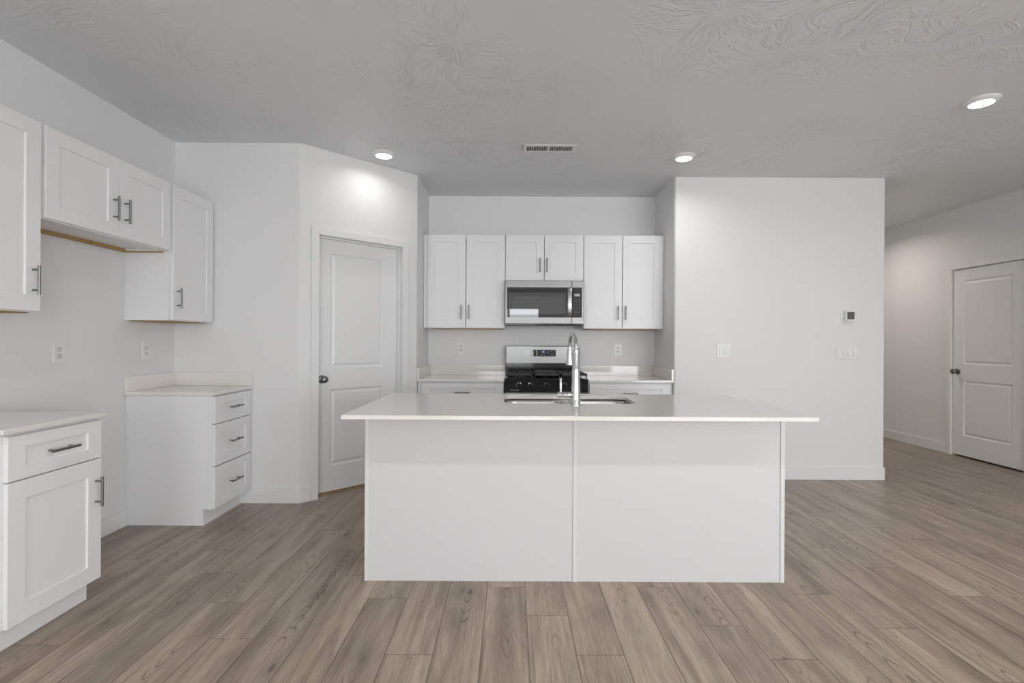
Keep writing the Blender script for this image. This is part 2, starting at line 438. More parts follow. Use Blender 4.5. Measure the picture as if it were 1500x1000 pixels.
# floor: boards 19 cm wide and 1.22 m long running away from the camera
PW, PL, SEAM0 = 0.1905, 1.2192, -0.4961
KNOWN = {-8: 2.06, -7: 1.78, -6: 2.705, -5: 2.402, -4: 2.111, -3: 3.002, -2: 2.689, -1: 2.448, 0: 2.009, 1: 1.72, 2: 2.562, 3: 2.300, 4: 2.013, 5: 1.74,
         6: 2.569, 7: 2.225, 8: 1.990, 9: 1.62, 10: 2.507, 11: 2.210, 12: 3.080, 13: 2.809, 14: 2.494, 15: 3.423, 16: 3.224, 17: 3.008}
def build_floor():
    bm = BM(); uvl = bm.loops.layers.uv.new('plank_uv'); cl = bm.loops.layers.float_color.new('plank_random')
    rnd = random.Random(11)
    x0, x1, y0, y1 = XL - 0.1, XR + 0.1, YREAR - 0.1, YHALL + 0.1
    c0, c1 = math.floor((x0 - SEAM0) / PW), math.ceil((x1 - SEAM0) / PW)
    for c in range(c0, c1):
        xa, xb = SEAM0 + c * PW, SEAM0 + (c + 1) * PW
        j = KNOWN.get(c, 2.0 + (c * 0.31) % PL)
        k0 = math.floor((y0 - j) / PL)
        y = j + k0 * PL
        while y < y1:
            r = (rnd.random(), rnd.random(), rnd.random(), 1.0)
            ya, yb = max(y, y0), min(y + PL, y1); ca, cb = max(xa, x0), min(xb, x1)
            g = 0.0011
            flip = rnd.random() < 0.5
            if yb - ya > 3 * g and cb - ca > 0.004:
                for (p, q, mi) in ((ya + g, yb - g, 0), (yb - g, yb, 1), (ya, ya + g, 1)):
                    f = bm.faces.new([bm.verts.new((ca, p, 0)), bm.verts.new((cb, p, 0)), bm.verts.new((cb, q, 0)), bm.verts.new((ca, q, 0))])
                    f.material_index = mi
                    for lp in f.loops:
                        u = lp.vert.co.x - xa; v = lp.vert.co.y - y
                        lp[uvl].uv = (PW - u, PL - v) if flip else (u, v); lp[cl] = r
            y += PL
    bmesh.ops.remove_doubles(bm, verts=bm.verts[:], dist=1e-5)
    ret = bmesh.ops.extrude_face_region(bm, geom=bm.faces[:])
    for v in [e for e in ret['geom'] if isinstance(e, bmesh.types.BMVert)]: v.co.z -= 0.03
    o = structure('floor', bm, M_FLOOR, 'grey brown wood plank floor running through kitchen and hall', 'floor')
    o.data.materials.append(M_SEAM)
    return o
build_floor()

BBH = 0.112
def baseboard(name, path, label):
    bm = BM(); ribbon(bm, path, 0.0, BBH, -0.014)
    return structure(name, bm, M_TRIM, label, 'baseboard', bevel=0.002)
def on_diag(s, off=0.0):
    p = DIAG_A + DT * s + DN * off; return (p.x, p.y)
baseboard('baseboard_left', [(XL, 2.432), (XL, 3.386)], 'white baseboard in the gap between the two left base cabinets')
baseboard('baseboard_pantry', [(-2.072, YL)] + cA + [on_diag(0.084)], 'white baseboard turning the corner to the pantry door')
baseboard('baseboard_pantry_right', [on_diag(0.964)] + cB + [(XAL, YA + 0.05)], 'white baseboard at the right of the pantry door')
baseboard('baseboard_partition', [(XAR, YA + 0.04)] + cC + cD + [(XPE, YHALL)], 'white baseboard along the partition wall with the switches')
baseboard('baseboard_hall_right', [(XR, YHALL), (XR, HD[1] + 0.056)], 'white baseboard on the hall wall before the door')
baseboard('baseboard_right', [(XR, HD[0] - 0.056), (XR, YREAR)], 'white baseboard on the right wall beyond the hall door')
baseboard('baseboard_left_rear', [(XL, YREAR), (XL, 1.945)], 'white baseboard on the left wall behind the camera')

# ------------------------------------------------------------------ panelled doors
def panel_leaf(bm, w, h, panels, t=0.035):
    """door leaf in its own plane: x 0..w, z 0..h, face at y=0 toward -y; raised panels given as (x0,x1,z0,z1)"""
    xs = sorted(set([0, w] + [p[i] for p in panels for i in (0, 1)])); zs = sorted(set([0, h] + [p[i] for p in panels for i in (2, 3)]))
    V = {}
    def v(x, z, y=0.0):
        k = (round(x, 5), round(z, 5), round(y, 5))
        if k not in V: V[k] = bm.verts.new((x, y, z))
        return V[k]
    for i in range(len(xs) - 1):
        for k in range(len(zs) - 1):
            a, b = (xs[i] + xs[i + 1]) / 2, (zs[k] + zs[k + 1]) / 2
            if any(p[0] < a < p[1] and p[2] < b < p[3] for p in panels): continue
            bm.faces.new([v(xs[i], zs[k]), v(xs[i + 1], zs[k]), v(xs[i + 1], zs[k + 1]), v(xs[i], zs[k + 1])])
    for (x0, x1, z0, z1) in panels:
        prev = [v(x0, z0), v(x1, z0), v(x1, z1), v(x0, z1)]
        for (ins, dep) in ((0.012, 0.012), (0.017, 0.013), (0.038, 0.003)):
            cur = [bm.verts.new(p) for p in ((x0 + ins, dep, z0 + ins), (x1 - ins, dep, z0 + ins), (x1 - ins, dep, z1 - ins), (x0 + ins, dep, z1 - ins))]
            for q in range(4): bm.faces.new([prev[q], prev[(q + 1) % 4], cur[(q + 1) % 4], cur[q]])
            prev = cur
        bm.faces.new(prev)
    bx = [v(0, 0, t), v(w, 0, t), v(w, h, t), v(0, h, t)]
    bm.faces.new(list(reversed(bx)))
    for z0, z1 in ((0, 0), (h, h)):
        pts = [v(x, z0) for x in xs]
        bm.faces.new(pts + [v(w, z0, t), v(0, z0, t)])
    for x in (0, w):
        pts = [v(x, z) for z in zs]
        bm.faces.new(pts + [v(x, h, t), v(x, 0, t)])

def door_knob(parent, x, z, y=0.0):
    bm = BM()
    lathe(bm, [(0.033, 0.0), (0.033, -0.004), (0.028, -0.009), (0.014, -0.012), (0.012, -0.030), (0.017, -0.036), (0.026, -0.042), (0.029, -0.052), (0.027, -0.061), (0.018, -0.068), (0.004, -0.071)],
          (x, y, z), 'y', 28)
    k = link('knob', bm, M_NICKEL, parent); k['label'] = 'satin nickel knob'; return k

# pantry door: local x along the diagonal, local -y toward the room
def pantry_door():
    rz = math.atan2(DT.y, DT.x)
    r = thing('door_1', 'closed white two-panel pantry door in the angled wall', 'door', (DIAG_A.x, DIAG_A.y, 0), rz, None, 'structure')
    s0, s1 = DOOR_S
    boxobj('casing', M_TRIM, r, (s0 - 0.058, s0 + 0.002, -0.016, -0.0005, 0, 2.077), (s1 - 0.002, s1 + 0.058, -0.016, -0.0005, 0, 2.077), (s0 - 0.058, s1 + 0.058, -0.016, -0.0005, 2.077, 2.135), bevel=0.002)
    boxobj('jamb', M_TRIM, r, (s0 - 0.017, s0, 0, 0.14, 0, 2.093), (s1, s1 + 0.017, 0, 0.14, 0, 2.093), (s0, s1, 0, 0.14, 2.078, 2.093))
    boxobj('door_stop', M_TRIM, r, (s0, s0 + 0.011, 0.045, 0.082, 0, 2.078), (s1 - 0.011, s1, 0.045, 0.082, 0, 2.078), (s0 + 0.011, s1 - 0.011, 0.045, 0.082, 2.067, 2.078))
    bm = BM(); w = s1 - s0 - 0.006
    panel_leaf(bm, w, 2.058, [(0.137, w - 0.137, 0.207, 0.833), (0.137, w - 0.137, 1.006, 1.943)])
    leaf = link('door_leaf', bm, M_TRIM, r); leaf.location = (s0 + 0.003, 0.084, 0.016)
    door_knob(leaf, 0.068, 0.917)
    th = boxobj('threshold', M_WOOD_RAW, r, s0, s1, 0.086, 0.13, 0.001, 0.010); th['label'] = 'raw wood strip under the door'
    boxobj('backing', M_DARK, r, s0, s1, 0.145, 0.15, 0, 2.078)
    return r
pantry_door()

def hall_door():
    # faces -x: local x along world -y (from the far jamb toward the camera), local -y toward the hall
    r = thing('door_2', 'closed white two-panel door in the hall wall on the right', 'door', (XR, HD[1], 0), -math.pi / 2, None, 'structure')
    w = HD[1] - HD[0]
    boxobj('casing', M_TRIM, r, (-0.055, 0.002, -0.016, -0.0005, 0, 2.073), (w - 0.002, w + 0.055, -0.016, -0.0005, 0, 2.073), (-0.055, w + 0.055, -0.016, -0.0005, 2.073, 2.128), bevel=0.002)
    boxobj('jamb', M_TRIM, r, (-0.017, 0, 0, 0.12, 0, 2.088), (w, w + 0.017, 0, 0.12, 0, 2.088), (0, w, 0, 0.12, 2.073, 2.088))
    bm = BM(); panel_leaf(bm, w - 0.010, 2.050, [(0.132, w - 0.142, 0.219, 0.826), (0.132, w - 0.142, 1.006, 1.924)])
    leaf = link('door_leaf', bm, M_TRIM, r); leaf.location = (0.005, 0.010, 0.018)
    door_knob(leaf, 0.062, 0.922)
    boxobj('backing', M_DARK, r, 0, w, 0.10, 0.105, 0, 2.073)
    return r
hall_door()

# glass door mirrored in the appliances, plus unseen windows added to light the kitchen
def window(name, op, label):
    wl, a, b, z0, z1 = op
    loc, rz = {'rear': (((a + b) / 2, YREAR), 0), 'right': ((XR, (a + b) / 2), math.pi / 2), 'left': ((XL, (a + b) / 2), -math.pi / 2)}[wl]
    r = thing(name, label, 'window', (*loc, z0), rz, None, 'structure'); w = (b - a) / 2; h = z1 - z0; f = 0.05; mull = 0.0
    boxobj('window_frame', M_TRIM, r, (-w, w, -0.10, -0.02, 0, f), (-w, w, -0.10, -0.02, h - f, h), (-w, -w + f, -0.10, -0.02, f, h - f), (w - f, w, -0.10, -0.02, f, h - f), (mull - 0.03, mull + 0.03, -0.09, -0.03, f, h - f))
    boxobj('pane', M_PANE, r, (-w + f, mull - 0.03, -0.062, -0.058, f, h - f))
    boxobj('pane', M_PANE, r, (mull + 0.03, w - f, -0.062, -0.058, f, h - f))
for i, (op, lab) in enumerate(zip([SLIDER, FILL_REAR, FILL_RIGHT, FILL_LEFT], ('sliding glass door in the wall behind the camera', 'wide unseen window added behind the camera for fill light',
                                  'unseen window added in the right wall for fill light', 'unseen window added in the left wall for fill light'))):
    if op in OPENINGS: window('window_%d' % (i + 1), op, lab)

# ------------------------------------------------------------------ cabinets
def shaker(bm, x0, x1, z0, z1, stile=0.075, t=0.019, dep=0.008, y=0.0, rail=None):
    rail = rail or stile
    o = [(x0, z0), (x1, z0), (x1, z1), (x0, z1)]; i = [(x0 + stile, z0 + rail), (x1 - stile, z0 + rail), (x1 - stile, z1 - rail), (x0 + stile, z1 - rail)]
    O = [bm.verts.new((a, y, b)) for a, b in o]; I = [bm.verts.new((a, y, b)) for a, b in i]
    D = [bm.verts.new((a, y + dep, b)) for a, b in i]; B = [bm.verts.new((a, y + t, b)) for a, b in o]
    for k in range(4):
        n = (k + 1) % 4
        bm.faces.new([O[k], O[n], I[n], I[k]]); bm.faces.new([I[k], I[n], D[n], D[k]]); bm.faces.new([O[n], O[k], B[k], B[n]])
    bm.faces.new(D); bm.faces.new(list(reversed(B)))

def pull(parent, x, z, vertical=True, length=0.138, y=0.0):
    bm = BM(); h = length / 2; c = 0.048; so = -0.032
    if vertical:
        tube(bm, [(x, y + so, z - h), (x, y + so, z + h)], 0.006, 14)
        for s in (-c, c): tube(bm, [(x, y, z + s), (x, y + so, z + s)], 0.0048, 12)
    else:
        tube(bm, [(x - h, y + so, z), (x + h, y + so, z)], 0.006, 14)
        for s in (-c, c): tube(bm, [(x + s, y, z), (x + s, y + so, z)], 0.0048, 12)
    k = link('handle', bm, M_NICKEL, parent); k['label'] = 'brushed nickel bar pull'; return k

def add_door(root, x0, x1, z0, z1, handle=None, **k):
    """door panel; handle = (x, z)"""
    bm = BM(); shaker(bm, x0, x1, z0, z1, **k)
    d = link('door', bm, M_CAB, root, bevel=0.0012)
    if handle: pull(d, handle[0], handle[1])
    return d

def add_drawer(root, x0, x1, z0, z1, stile=0.075, rail=0.05):
    bm = BM(); shaker(bm, x0, x1, z0, z1, stile=stile, rail=rail)
    d = link('drawer', bm, M_CAB, root, bevel=0.0012)
    pull(d, (x0 + x1) / 2, (z0 + z1) / 2, False)
    return d

G = 0.0195     # door thickness plus a hair: where the carcass front stands behind the door face

def wall_cabinet(loc, rz, w, h, depth, doors, label, group, rails=True, fill=(0, 0), bottom_inset=0.012):
    """local: x 0..w along the front, y 0 = door face, z 0 = underside. doors: (x0, x1, handle_x or None, handle_z)"""
    r = thing('wall_cabinet', label, 'cabinet', loc, rz, group)
    bm = BM()
    # carcass: sides, top, back, recessed bottom and face frame
    box(bm, 0, 0.018, G + 0.019, depth, 0, h); box(bm, w - 0.018, w, G + 0.019, depth, 0, h)
    box(bm, 0.018, w - 0.018, G + 0.019, depth, h - 0.018, h); box(bm, 0.018, w - 0.018, depth - 0.006, depth, 0.03, h - 0.018)
    box(bm, 0.018, w - 0.018, G + 0.019, depth - 0.006, bottom_inset, bottom_inset + 0.018)
    link('carcass', bm, M_CAB, r, bevel=0.001)
    boxobj('face_frame', M_CAB, r, (0, 0.038, G, G + 0.0185, 0, h), (w - 0.038, w, G, G + 0.0185, 0, h), (0.038, w - 0.038, G, G + 0.0185, 0, 0.03), (0.038, w - 0.038, G, G + 0.0185, h - 0.038, h), bevel=0.0008)
    if rails:
        k = boxobj('underside', M_WOOD_RAW, r, (0.040, w - 0.019, G + 0.025, depth - 0.001, -0.0055, bottom_inset - 0.0005))
        k['label'] = 'raw wood underside'
    for (x0, x1, hx, hz) in doors:
        add_door(r, x0, x1, 0.006, h - 0.001, (hx, hz) if hx is not None else None)
    if fill[0]: boxobj('filler_strip', M_CAB, r, -fill[0], -0.0005, G, G + 0.019, 0, h, bevel=0.0008)
    if fill[1]: boxobj('filler_strip', M_CAB, r, w + 0.0005, w + fill[1], G, G + 0.019, 0, h, bevel=0.0008)
    return r

ZU0, ZU1 = 1.374, 2.287
HU = ZU1 - ZU0
GR_A = 'white wall cabinets in the range alcove'; GR_L = 'white wall cabinets on the left wall'
FA = 4.937; DA = YB - FA - 0.001
wall_cabinet((-0.826, FA, ZU0), 0, 0.762, HU, DA, [(0.003, 0.377, 0.336, 0.155), (0.383, 0.759, 0.410, 0.155)],
             'tall two-door white wall cabinet left of the microwave', GR_A, fill=(0.034, 0))
wall_cabinet((-0.063, FA, 1.836), 0, 0.766, ZU1 - 1.836, DA, [(0.004, 0.379, 0.339, 0.152), (0.384, 0.762, 0.406, 0.152)],
             'short two-door white wall cabinet directly above the microwave', GR_A, rails=False)
wall_cabinet((0.704, FA, ZU0), 0, 0.760, HU, DA, [(0.003, 0.375, 0.334, 0.155), (0.381, 0.757, 0.408, 0.155)],
             'tall two-door white wall cabinet right of the microwave', GR_A, fill=(0, 0.022))
XU = -2.265; DU = XU - XL - 0.001
wall_cabinet((XU, 1.972, ZU0), math.pi / 2, 0.464, HU, DU, [(0.003, 0.461, 0.420, 0.152)],
             'white wall cabinet at the left edge, above the near base cabinet', GR_L)
wall_cabinet((XU, 2.452, 1.832), math.pi / 2, 0.912, ZU1 - 1.832, DU, [(0.006, 0.464, 0.424, 0.160), (0.468, 0.908, 0.508, 0.160)],
             'short two-door white wall cabinet bridging the open gap on the left wall', GR_L, rails=False)
wall_cabinet((XU, 3.3655, ZU0), math.pi / 2, 0.474, HU, DU, [(0.022, 0.470, 0.060, 0.152)],
             'narrow one-door white wall cabinet in the left corner above the drawers', GR_L, fill=(0, 0.030))
# raw nailer under the bridging cabinet: along the wall and along the corner cabinet's side
bridge = [o for o in bpy.data.objects if o.get('label', '').startswith('short two-door white wall cabinet bridging')][0]
k = boxobj('mounting_rail', M_WOOD_RAW, bridge, (0.019, 0.911, DU - 0.024, DU - 0.007, -0.008, 0.0115)); k['label'] = 'raw wood rail with two screws under the back edge'
k = boxobj('mounting_rail', M_WOOD_RAW, bridge, (0.898, 0.911, 0.05, DU - 0.0245, -0.008, -0.0005)); k['label'] = 'raw wood rail against the corner cabinet'
for sx in (0.26, 0.62):
    bm = BM(); lathe(bm, [(0.006, DU - 0.0245), (0.005, DU - 0.027)], (sx, 0, 0.002), 'y', 12); link('screw', bm, M_NICKEL, bridge)

def base_cabinet(loc, rz, w, depth, fronts, label, group, x_toe=0.075, h=0.876, fill=(0, 0)):
    """local: x 0..w, y 0 = door face; fronts: ('drawer', x0, x1, z0, z1) or ('door', x0, x1, z0, z1, hx, hz)"""
    r = thing('base_cabinet', label, 'cabinet', loc, rz, group)
    bm = BM()
    for x0, x1 in ((0, 0.018), (w - 0.018, w)):
        pts = [(x_toe + G, 0), (depth, 0), (depth, h), (G + 0.019, h), (G + 0.019, 0.108), (x_toe + G, 0.108)]
        a = [bm.verts.new((x0, p, q)) for p, q in pts]; b = [bm.verts.new((x1, p, q)) for p, q in pts]; ring_faces(bm, [a, b], smooth=False)
    box(bm, 0.018, w - 0.018, G + 0.019, depth, 0.108, 0.126); box(bm, 0.018, w - 0.018, depth - 0.012, depth, 0.126, h); box(bm, 0.018, w - 0.018, G + 0.019, depth - 0.012, h - 0.018, h)
    link('carcass', bm, M_CAB, r, bevel=0.001)
    boxobj('toe_kick', M_CAB, r, 0.0005, w - 0.0005, x_toe, x_toe + G - 0.0005, 0.0, 0.107)
    boxobj('face_frame', M_CAB, r, (0, 0.038, G, G + 0.0185, 0.108, h), (w - 0.038, w, G, G + 0.0185, 0.108, h), (0.038, w - 0.038, G, G + 0.0185, 0.108, 0.14), (0.038, w - 0.038, G, G + 0.0185, h - 0.038, h), (0.038, w - 0.038, G, G + 0.0185, 0.665, 0.70), bevel=0.0008)
    for f in fronts:
        if f[0] == 'drawer': add_drawer(r, *f[1:5])
        else: add_door(r, *f[1:5], (f[5], f[6]))
    if fill[0]: boxobj('filler_strip', M_CAB, r, -fill[0], -0.0005, G, G + 0.019, 0.0, h, bevel=0.0008)
    if fill[1]: boxobj('filler_strip', M_CAB, r, w + 0.0005, w + fill[1], G, G + 0.019, 0.0, h, bevel=0.0008)
    return r
GR_B = 'white base cabinets'
ND = -1.957 - XL - 0.001
base_cabinet((-1.957, 1.957, 0), math.pi / 2, 0.470, ND, [('drawer', 0.012, 0.462, 0.686, 0.863), ('door', 0.012, 0.462, 0.112, 0.680, 0.428, 0.530)],
             'white base cabinet at the left edge with one drawer over one door', GR_B)
FDP = -1.985 - XL - 0.001
base_cabinet((-1.985, 3.390, 0), math.pi / 2, 0.4805, FDP, [('drawer', 0.006, 0.468, 0.683, 0.866), ('drawer', 0.006, 0.468, 0.398, 0.676), ('drawer', 0.006, 0.468, 0.112, 0.391)],
             'white base cabinet with a stack of three drawers in the left corner', GR_B)
BF = 4.640; BD = YB - BF - 0.001
base_cabinet((-0.826, BF, 0), 0, 0.762, BD, [('drawer', 0.004, 0.756, 0.690, 0.862), ('door', 0.004, 0.377, 0.112, 0.683, 0.337, 0.58), ('door', 0.383, 0.756, 0.112, 0.683, 0.423, 0.58)],
             'white base cabinet left of the range, mostly hidden by the island', GR_B, fill=(0.034, 0))
base_cabinet((0.711, BF, 0), 0, 0.762, BD, [('drawer', 0.010, 0.752, 0.690, 0.862), ('door', 0.010, 0.377, 0.112, 0.683, 0.337, 0.58), ('door', 0.383, 0.752, 0.112, 0.683, 0.423, 0.58)],
             'white base cabinet right of the range, mostly hidden by the island', GR_B, fill=(0, 0.012))

# ------------------------------------------------------------------ worktops
ZT0, ZT1 = 0.8765, 0.8970
def worktop(label, slabs, splashes):
    r = thing('countertop', label, 'countertop', (0, 0, ZT0), 0, 'cream quartz worktops')
    boxobj('worktop', M_QUARTZ, r, *[(a, b, c, d, 0, ZT1 - ZT0) for a, b, c, d in slabs], bevel=0.002)
    for a, b, c, d in splashes:
        boxobj('backsplash', M_QUARTZ, r, a, b, c, d, ZT1 - ZT0 + 0.0003, 0.998 - ZT0, bevel=0.0015)
worktop('cream quartz worktop on the near left base cabinet', [(XL + 0.001, -1.943, 1.935, 2.432)], [(XL + 0.001, XL + 0.021, 1.935, 2.432)])
worktop('cream quartz worktop with backsplash over the corner drawer stack', [(XL + 0.001, -1.972, 3.369, YL - 0.001)], [(XL + 0.001, XL + 0.021, 3.369, YL - 0.0215), (XL + 0.001, -1.972, YL - 0.021, YL - 0.001)])
worktop('cream quartz worktop with backsplash left of the range', [(XAL + 0.001, -0.061, 4.615, YB - 0.001)], [(XAL + 0.0215, -0.061, YB - 0.021, YB - 0.001), (XAL + 0.001, XAL + 0.021, 4.620, YB - 0.001)])
worktop('cream quartz worktop with backsplash right of the range', [(0.708, XAR - 0.001, 4.615, YB - 0.001)], [(0.708, XAR - 0.0215, YB - 0.021, YB - 0.001), (XAR - 0.021, XAR - 0.001, 4.620, YB - 0.001)])

# ------------------------------------------------------------------ island
IX0, IX1, IY0 = -0.757, 1.4245, 2.629
def island():
    r = thing('kitchen_island', 'white panelled island base standing in the middle of the floor', 'kitchen island', ((IX0 + IX1) / 2, IY0, 0))
    w = (IX1 - IX0) / 2; d = 0.70
    mid = 0.0
    bm = BM()   # body: end panels, back of the cabinets, floor of the cabinets, left open at the top for the sink
    box(bm, -w, -w + 0.018, 0.0065, d, 0, 0.876); box(bm, w - 0.018, w, 0.0065, d, 0, 0.876)
    box(bm, -w + 0.018, w - 0.018, d - 0.02, d, 0.108, 0.876); box(bm, -w + 0.018, w - 0.018, 0.02, d - 0.02, 0.10, 0.118)
    link('carcass', bm, M_CAB, r)
    boxobj('toe_kick', M_CAB, r, -w + 0.0185, w - 0.0185, d - 0.09, d - 0.075, 0, 0.0995)
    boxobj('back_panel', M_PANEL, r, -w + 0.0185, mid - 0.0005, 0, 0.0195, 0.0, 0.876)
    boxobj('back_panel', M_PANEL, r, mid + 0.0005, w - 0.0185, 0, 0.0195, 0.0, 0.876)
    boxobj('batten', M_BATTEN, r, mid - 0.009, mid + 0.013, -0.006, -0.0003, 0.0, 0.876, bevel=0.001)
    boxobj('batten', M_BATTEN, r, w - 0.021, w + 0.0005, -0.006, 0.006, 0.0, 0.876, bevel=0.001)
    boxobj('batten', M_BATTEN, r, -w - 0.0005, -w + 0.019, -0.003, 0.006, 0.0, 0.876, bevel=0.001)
    n = 5; ww = (2 * w - 0.01) / n
    for k in range(n):
        bm = BM(); shaker(bm, 0.003, ww - 0.003, 0.112, 0.866)
        o = link('door', bm, M_CAB, r, bevel=0.0012); o.location = (w - 0.005 - k * ww, d + 0.0195, 0); o.rotation_euler = (0, 0, math.pi)
    return r
island()
SX0, SX1, SY0, SY1 = -0.038, 0.722, 2.862, 3.262
def island_top():
    x0, x1, y0, y1 = -0.798, 1.449, 2.371, 3.387
    bm = BM()
    hole = rrect(SX0, SX1, SY0, SY1, 0.075, 8)
    for z in (ZT0, ZT1):
        o = [bm.verts.new((a, b, z)) for a, b in ((x0, y0), (x1, y0), (x1, y1), (x0, y1))]
        h = [bm.verts.new((a, b, z)) for a, b in hole]
        e = []
        for L_ in (o, h):
            for i in range(len(L_)): e.append(bm.edges.new((L_[i], L_[(i + 1) % len(L_)])))
        bmesh.ops.triangle_fill(bm, edges=e, use_beauty=True)
        if z == ZT0: o0, h0 = o, h
        else:
            ring_faces(bm, [o0, o], False, False, False); ring_faces(bm, [h0, h], False, False, False)
    t = link('island_countertop', bm, M_QUARTZ, None, bevel=0.0018)
    return tag(t, 'long cream quartz worktop overhanging the island, with the sink cutout', 'countertop', 'cream quartz worktops')
island_top()

def sink():
    r = thing('kitchen_sink', 'stainless double-bowl undermount sink set into the island worktop', 'sink', ((SX0 + SX1) / 2, (SY0 + SY1) / 2, ZT0 - 0.21))
    ox, oy, oz = r.location
    ztop = ZT0 - 0.002
    bm = BM()   # flange with two openings
    outer = [(p[0] - ox, p[1] - oy) for p in rrect(SX0 - 0.02, SX1 + 0.02, SY0 - 0.02, SY1 + 0.02, 0.08, 6)]
    bowls = [(SX0 - 0.003, 0.328), (0.356, SX1 + 0.003)]
    holes = [[(p[0] - ox, p[1] - oy) for p in rrect(a, b, SY0 - 0.003, SY1 + 0.003, 0.075, 8)] for a, b in bowls]
    e = []
    for loop in [outer] + holes:
        vs_ = [bm.verts.new((p[0], p[1], ztop - oz)) for p in loop]
        for i in range(len(vs_)): e.append(bm.edges.new((vs_[i], vs_[(i + 1) % len(vs_)])))
    bmesh.ops.triangle_fill(bm, edges=e, use_beauty=True)
    link('flange', bm, M_SINK, r)
    for (a, b) in bowls:
        bm = BM(); rings = []
        for ins, dz, rad in ((0.0, 0.0, 0.075), (0.006, -0.02, 0.072), (0.014, -0.15, 0.068), (0.03, -0.185, 0.062), (0.07, -0.198, 0.05), (0.13, -0.2, 0.03)):
            rings.append([bm.verts.new((p[0] - ox, p[1] - oy, ztop - oz + dz)) for p in rrect(a + ins, b - ins, SY0 - 0.003 + ins, SY1 + 0.003 - ins, rad, 8)])
        ring_faces(bm, rings, False, True)
        o = link('bowl', bm, M_SINK, r, smooth=50)
        so = o.modifiers.new('gauge', 'SOLIDIFY'); so.thickness = 0.0015; so.offset = 1
        bm = BM(); lathe(bm, [(0.044, ztop - oz - 0.1985), (0.042, ztop - oz - 0.1965), (0.03, ztop - oz - 0.1975)], ((a + b) / 2 - ox, (SY0 + SY1) / 2 - oy, 0), 'z', 24)
        link('drain', bm, M_CHROME, o)
sink()

def faucet():
    x, y = 0.355, 2.772
    r = thing('kitchen_faucet', 'chrome pull-down faucet with side lever in front of the sink', 'faucet', (x, y, ZT1 + 0.0003))
    bm = BM(); lathe(bm, [(0.0275, 0), (0.0275, 0.006), (0.0255, 0.010), (0.0245, 0.06), (0.0205, 0.198)], (0, 0, 0), 'z', 32); link('body', bm, M_CHROME, r)
    bm = BM(); lathe(bm, [(0.0195, 0.1985), (0.0195, 0.202), (0.0185, 0.204), (0.0180, 0.300), (0.0165, 0.312), (0.014, 0.318)], (0, 0, 0), 'z', 32); link('neck', bm, M_CHROME, r)
    R = 0.098; z0 = 0.318; pts = [(0, 0, z0 - 0.005)]
    for k in range(0, 19):
        a = math.pi * k / 18; pts.append((-0.012 * (1 - math.cos(a)) / 2, R * (1 - math.cos(a)), z0 + 0.072 * math.sin(a)))
    pts.append((-0.012, 2 * R, z0 - 0.012))
    bm = BM(); tube(bm, pts, 0.0125, 18); link('spout', bm, M_CHROME, r, smooth=50)
    bm = BM(); lathe(bm, [(0.015, z0 - 0.010), (0.016, z0 - 0.018), (0.0165, z0 - 0.04), (0.0225, z0 - 0.100), (0.022, z0 - 0.106), (0.012, z0 - 0.1065)], (-0.012, 2 * R, 0), 'z', 24); link('spray_head', bm, M_CHROME, r)
    bm = BM(); lathe(bm, [(0.012, -0.018), (0.0165, -0.028), (0.0165, -0.075), (0.0150, -0.078), (0.0150, -0.084), (0.0175, -0.086), (0.0175, -0.098), (0.015, -0.101)], (0, 0, 0.058), 'x', 24)
    lv = link('lever', bm, M_CHROME, r)
    bm = BM(); tube(bm, [(-0.082, 0, 0.07), (-0.083, 0, 0.09), (-0.083, 0, 0.145), (-0.083, 0, 0.150)], [0.0062, 0.0065, 0.0062, 0.004], 14); link('grip', bm, M_CHROME, lv)
faucet()

# ------------------------------------------------------------------ lettering helper
def text(name, s, size, loc, parent, mat, rot=(math.radians(90), 0, 0)):
    c = bpy.data.curves.new(name, 'FONT'); c.body = s; c.size = size; c.align_x = 'CENTER'; c.align_y = 'CENTER'; c.extrude = 0.0002
    c.materials.append(mat)
    tmp = bpy.data.objects.new(name, c)
    me = bpy.data.meshes.new_from_object(tmp); bpy.data.objects.remove(tmp); bpy.data.curves.remove(c)
    me.materials.clear(); me.materials.append(mat)
    o = bpy.data.objects.new(name, me); COL.objects.link(o); o.location = loc; o.rotation_euler = rot; o.parent = parent
    return o

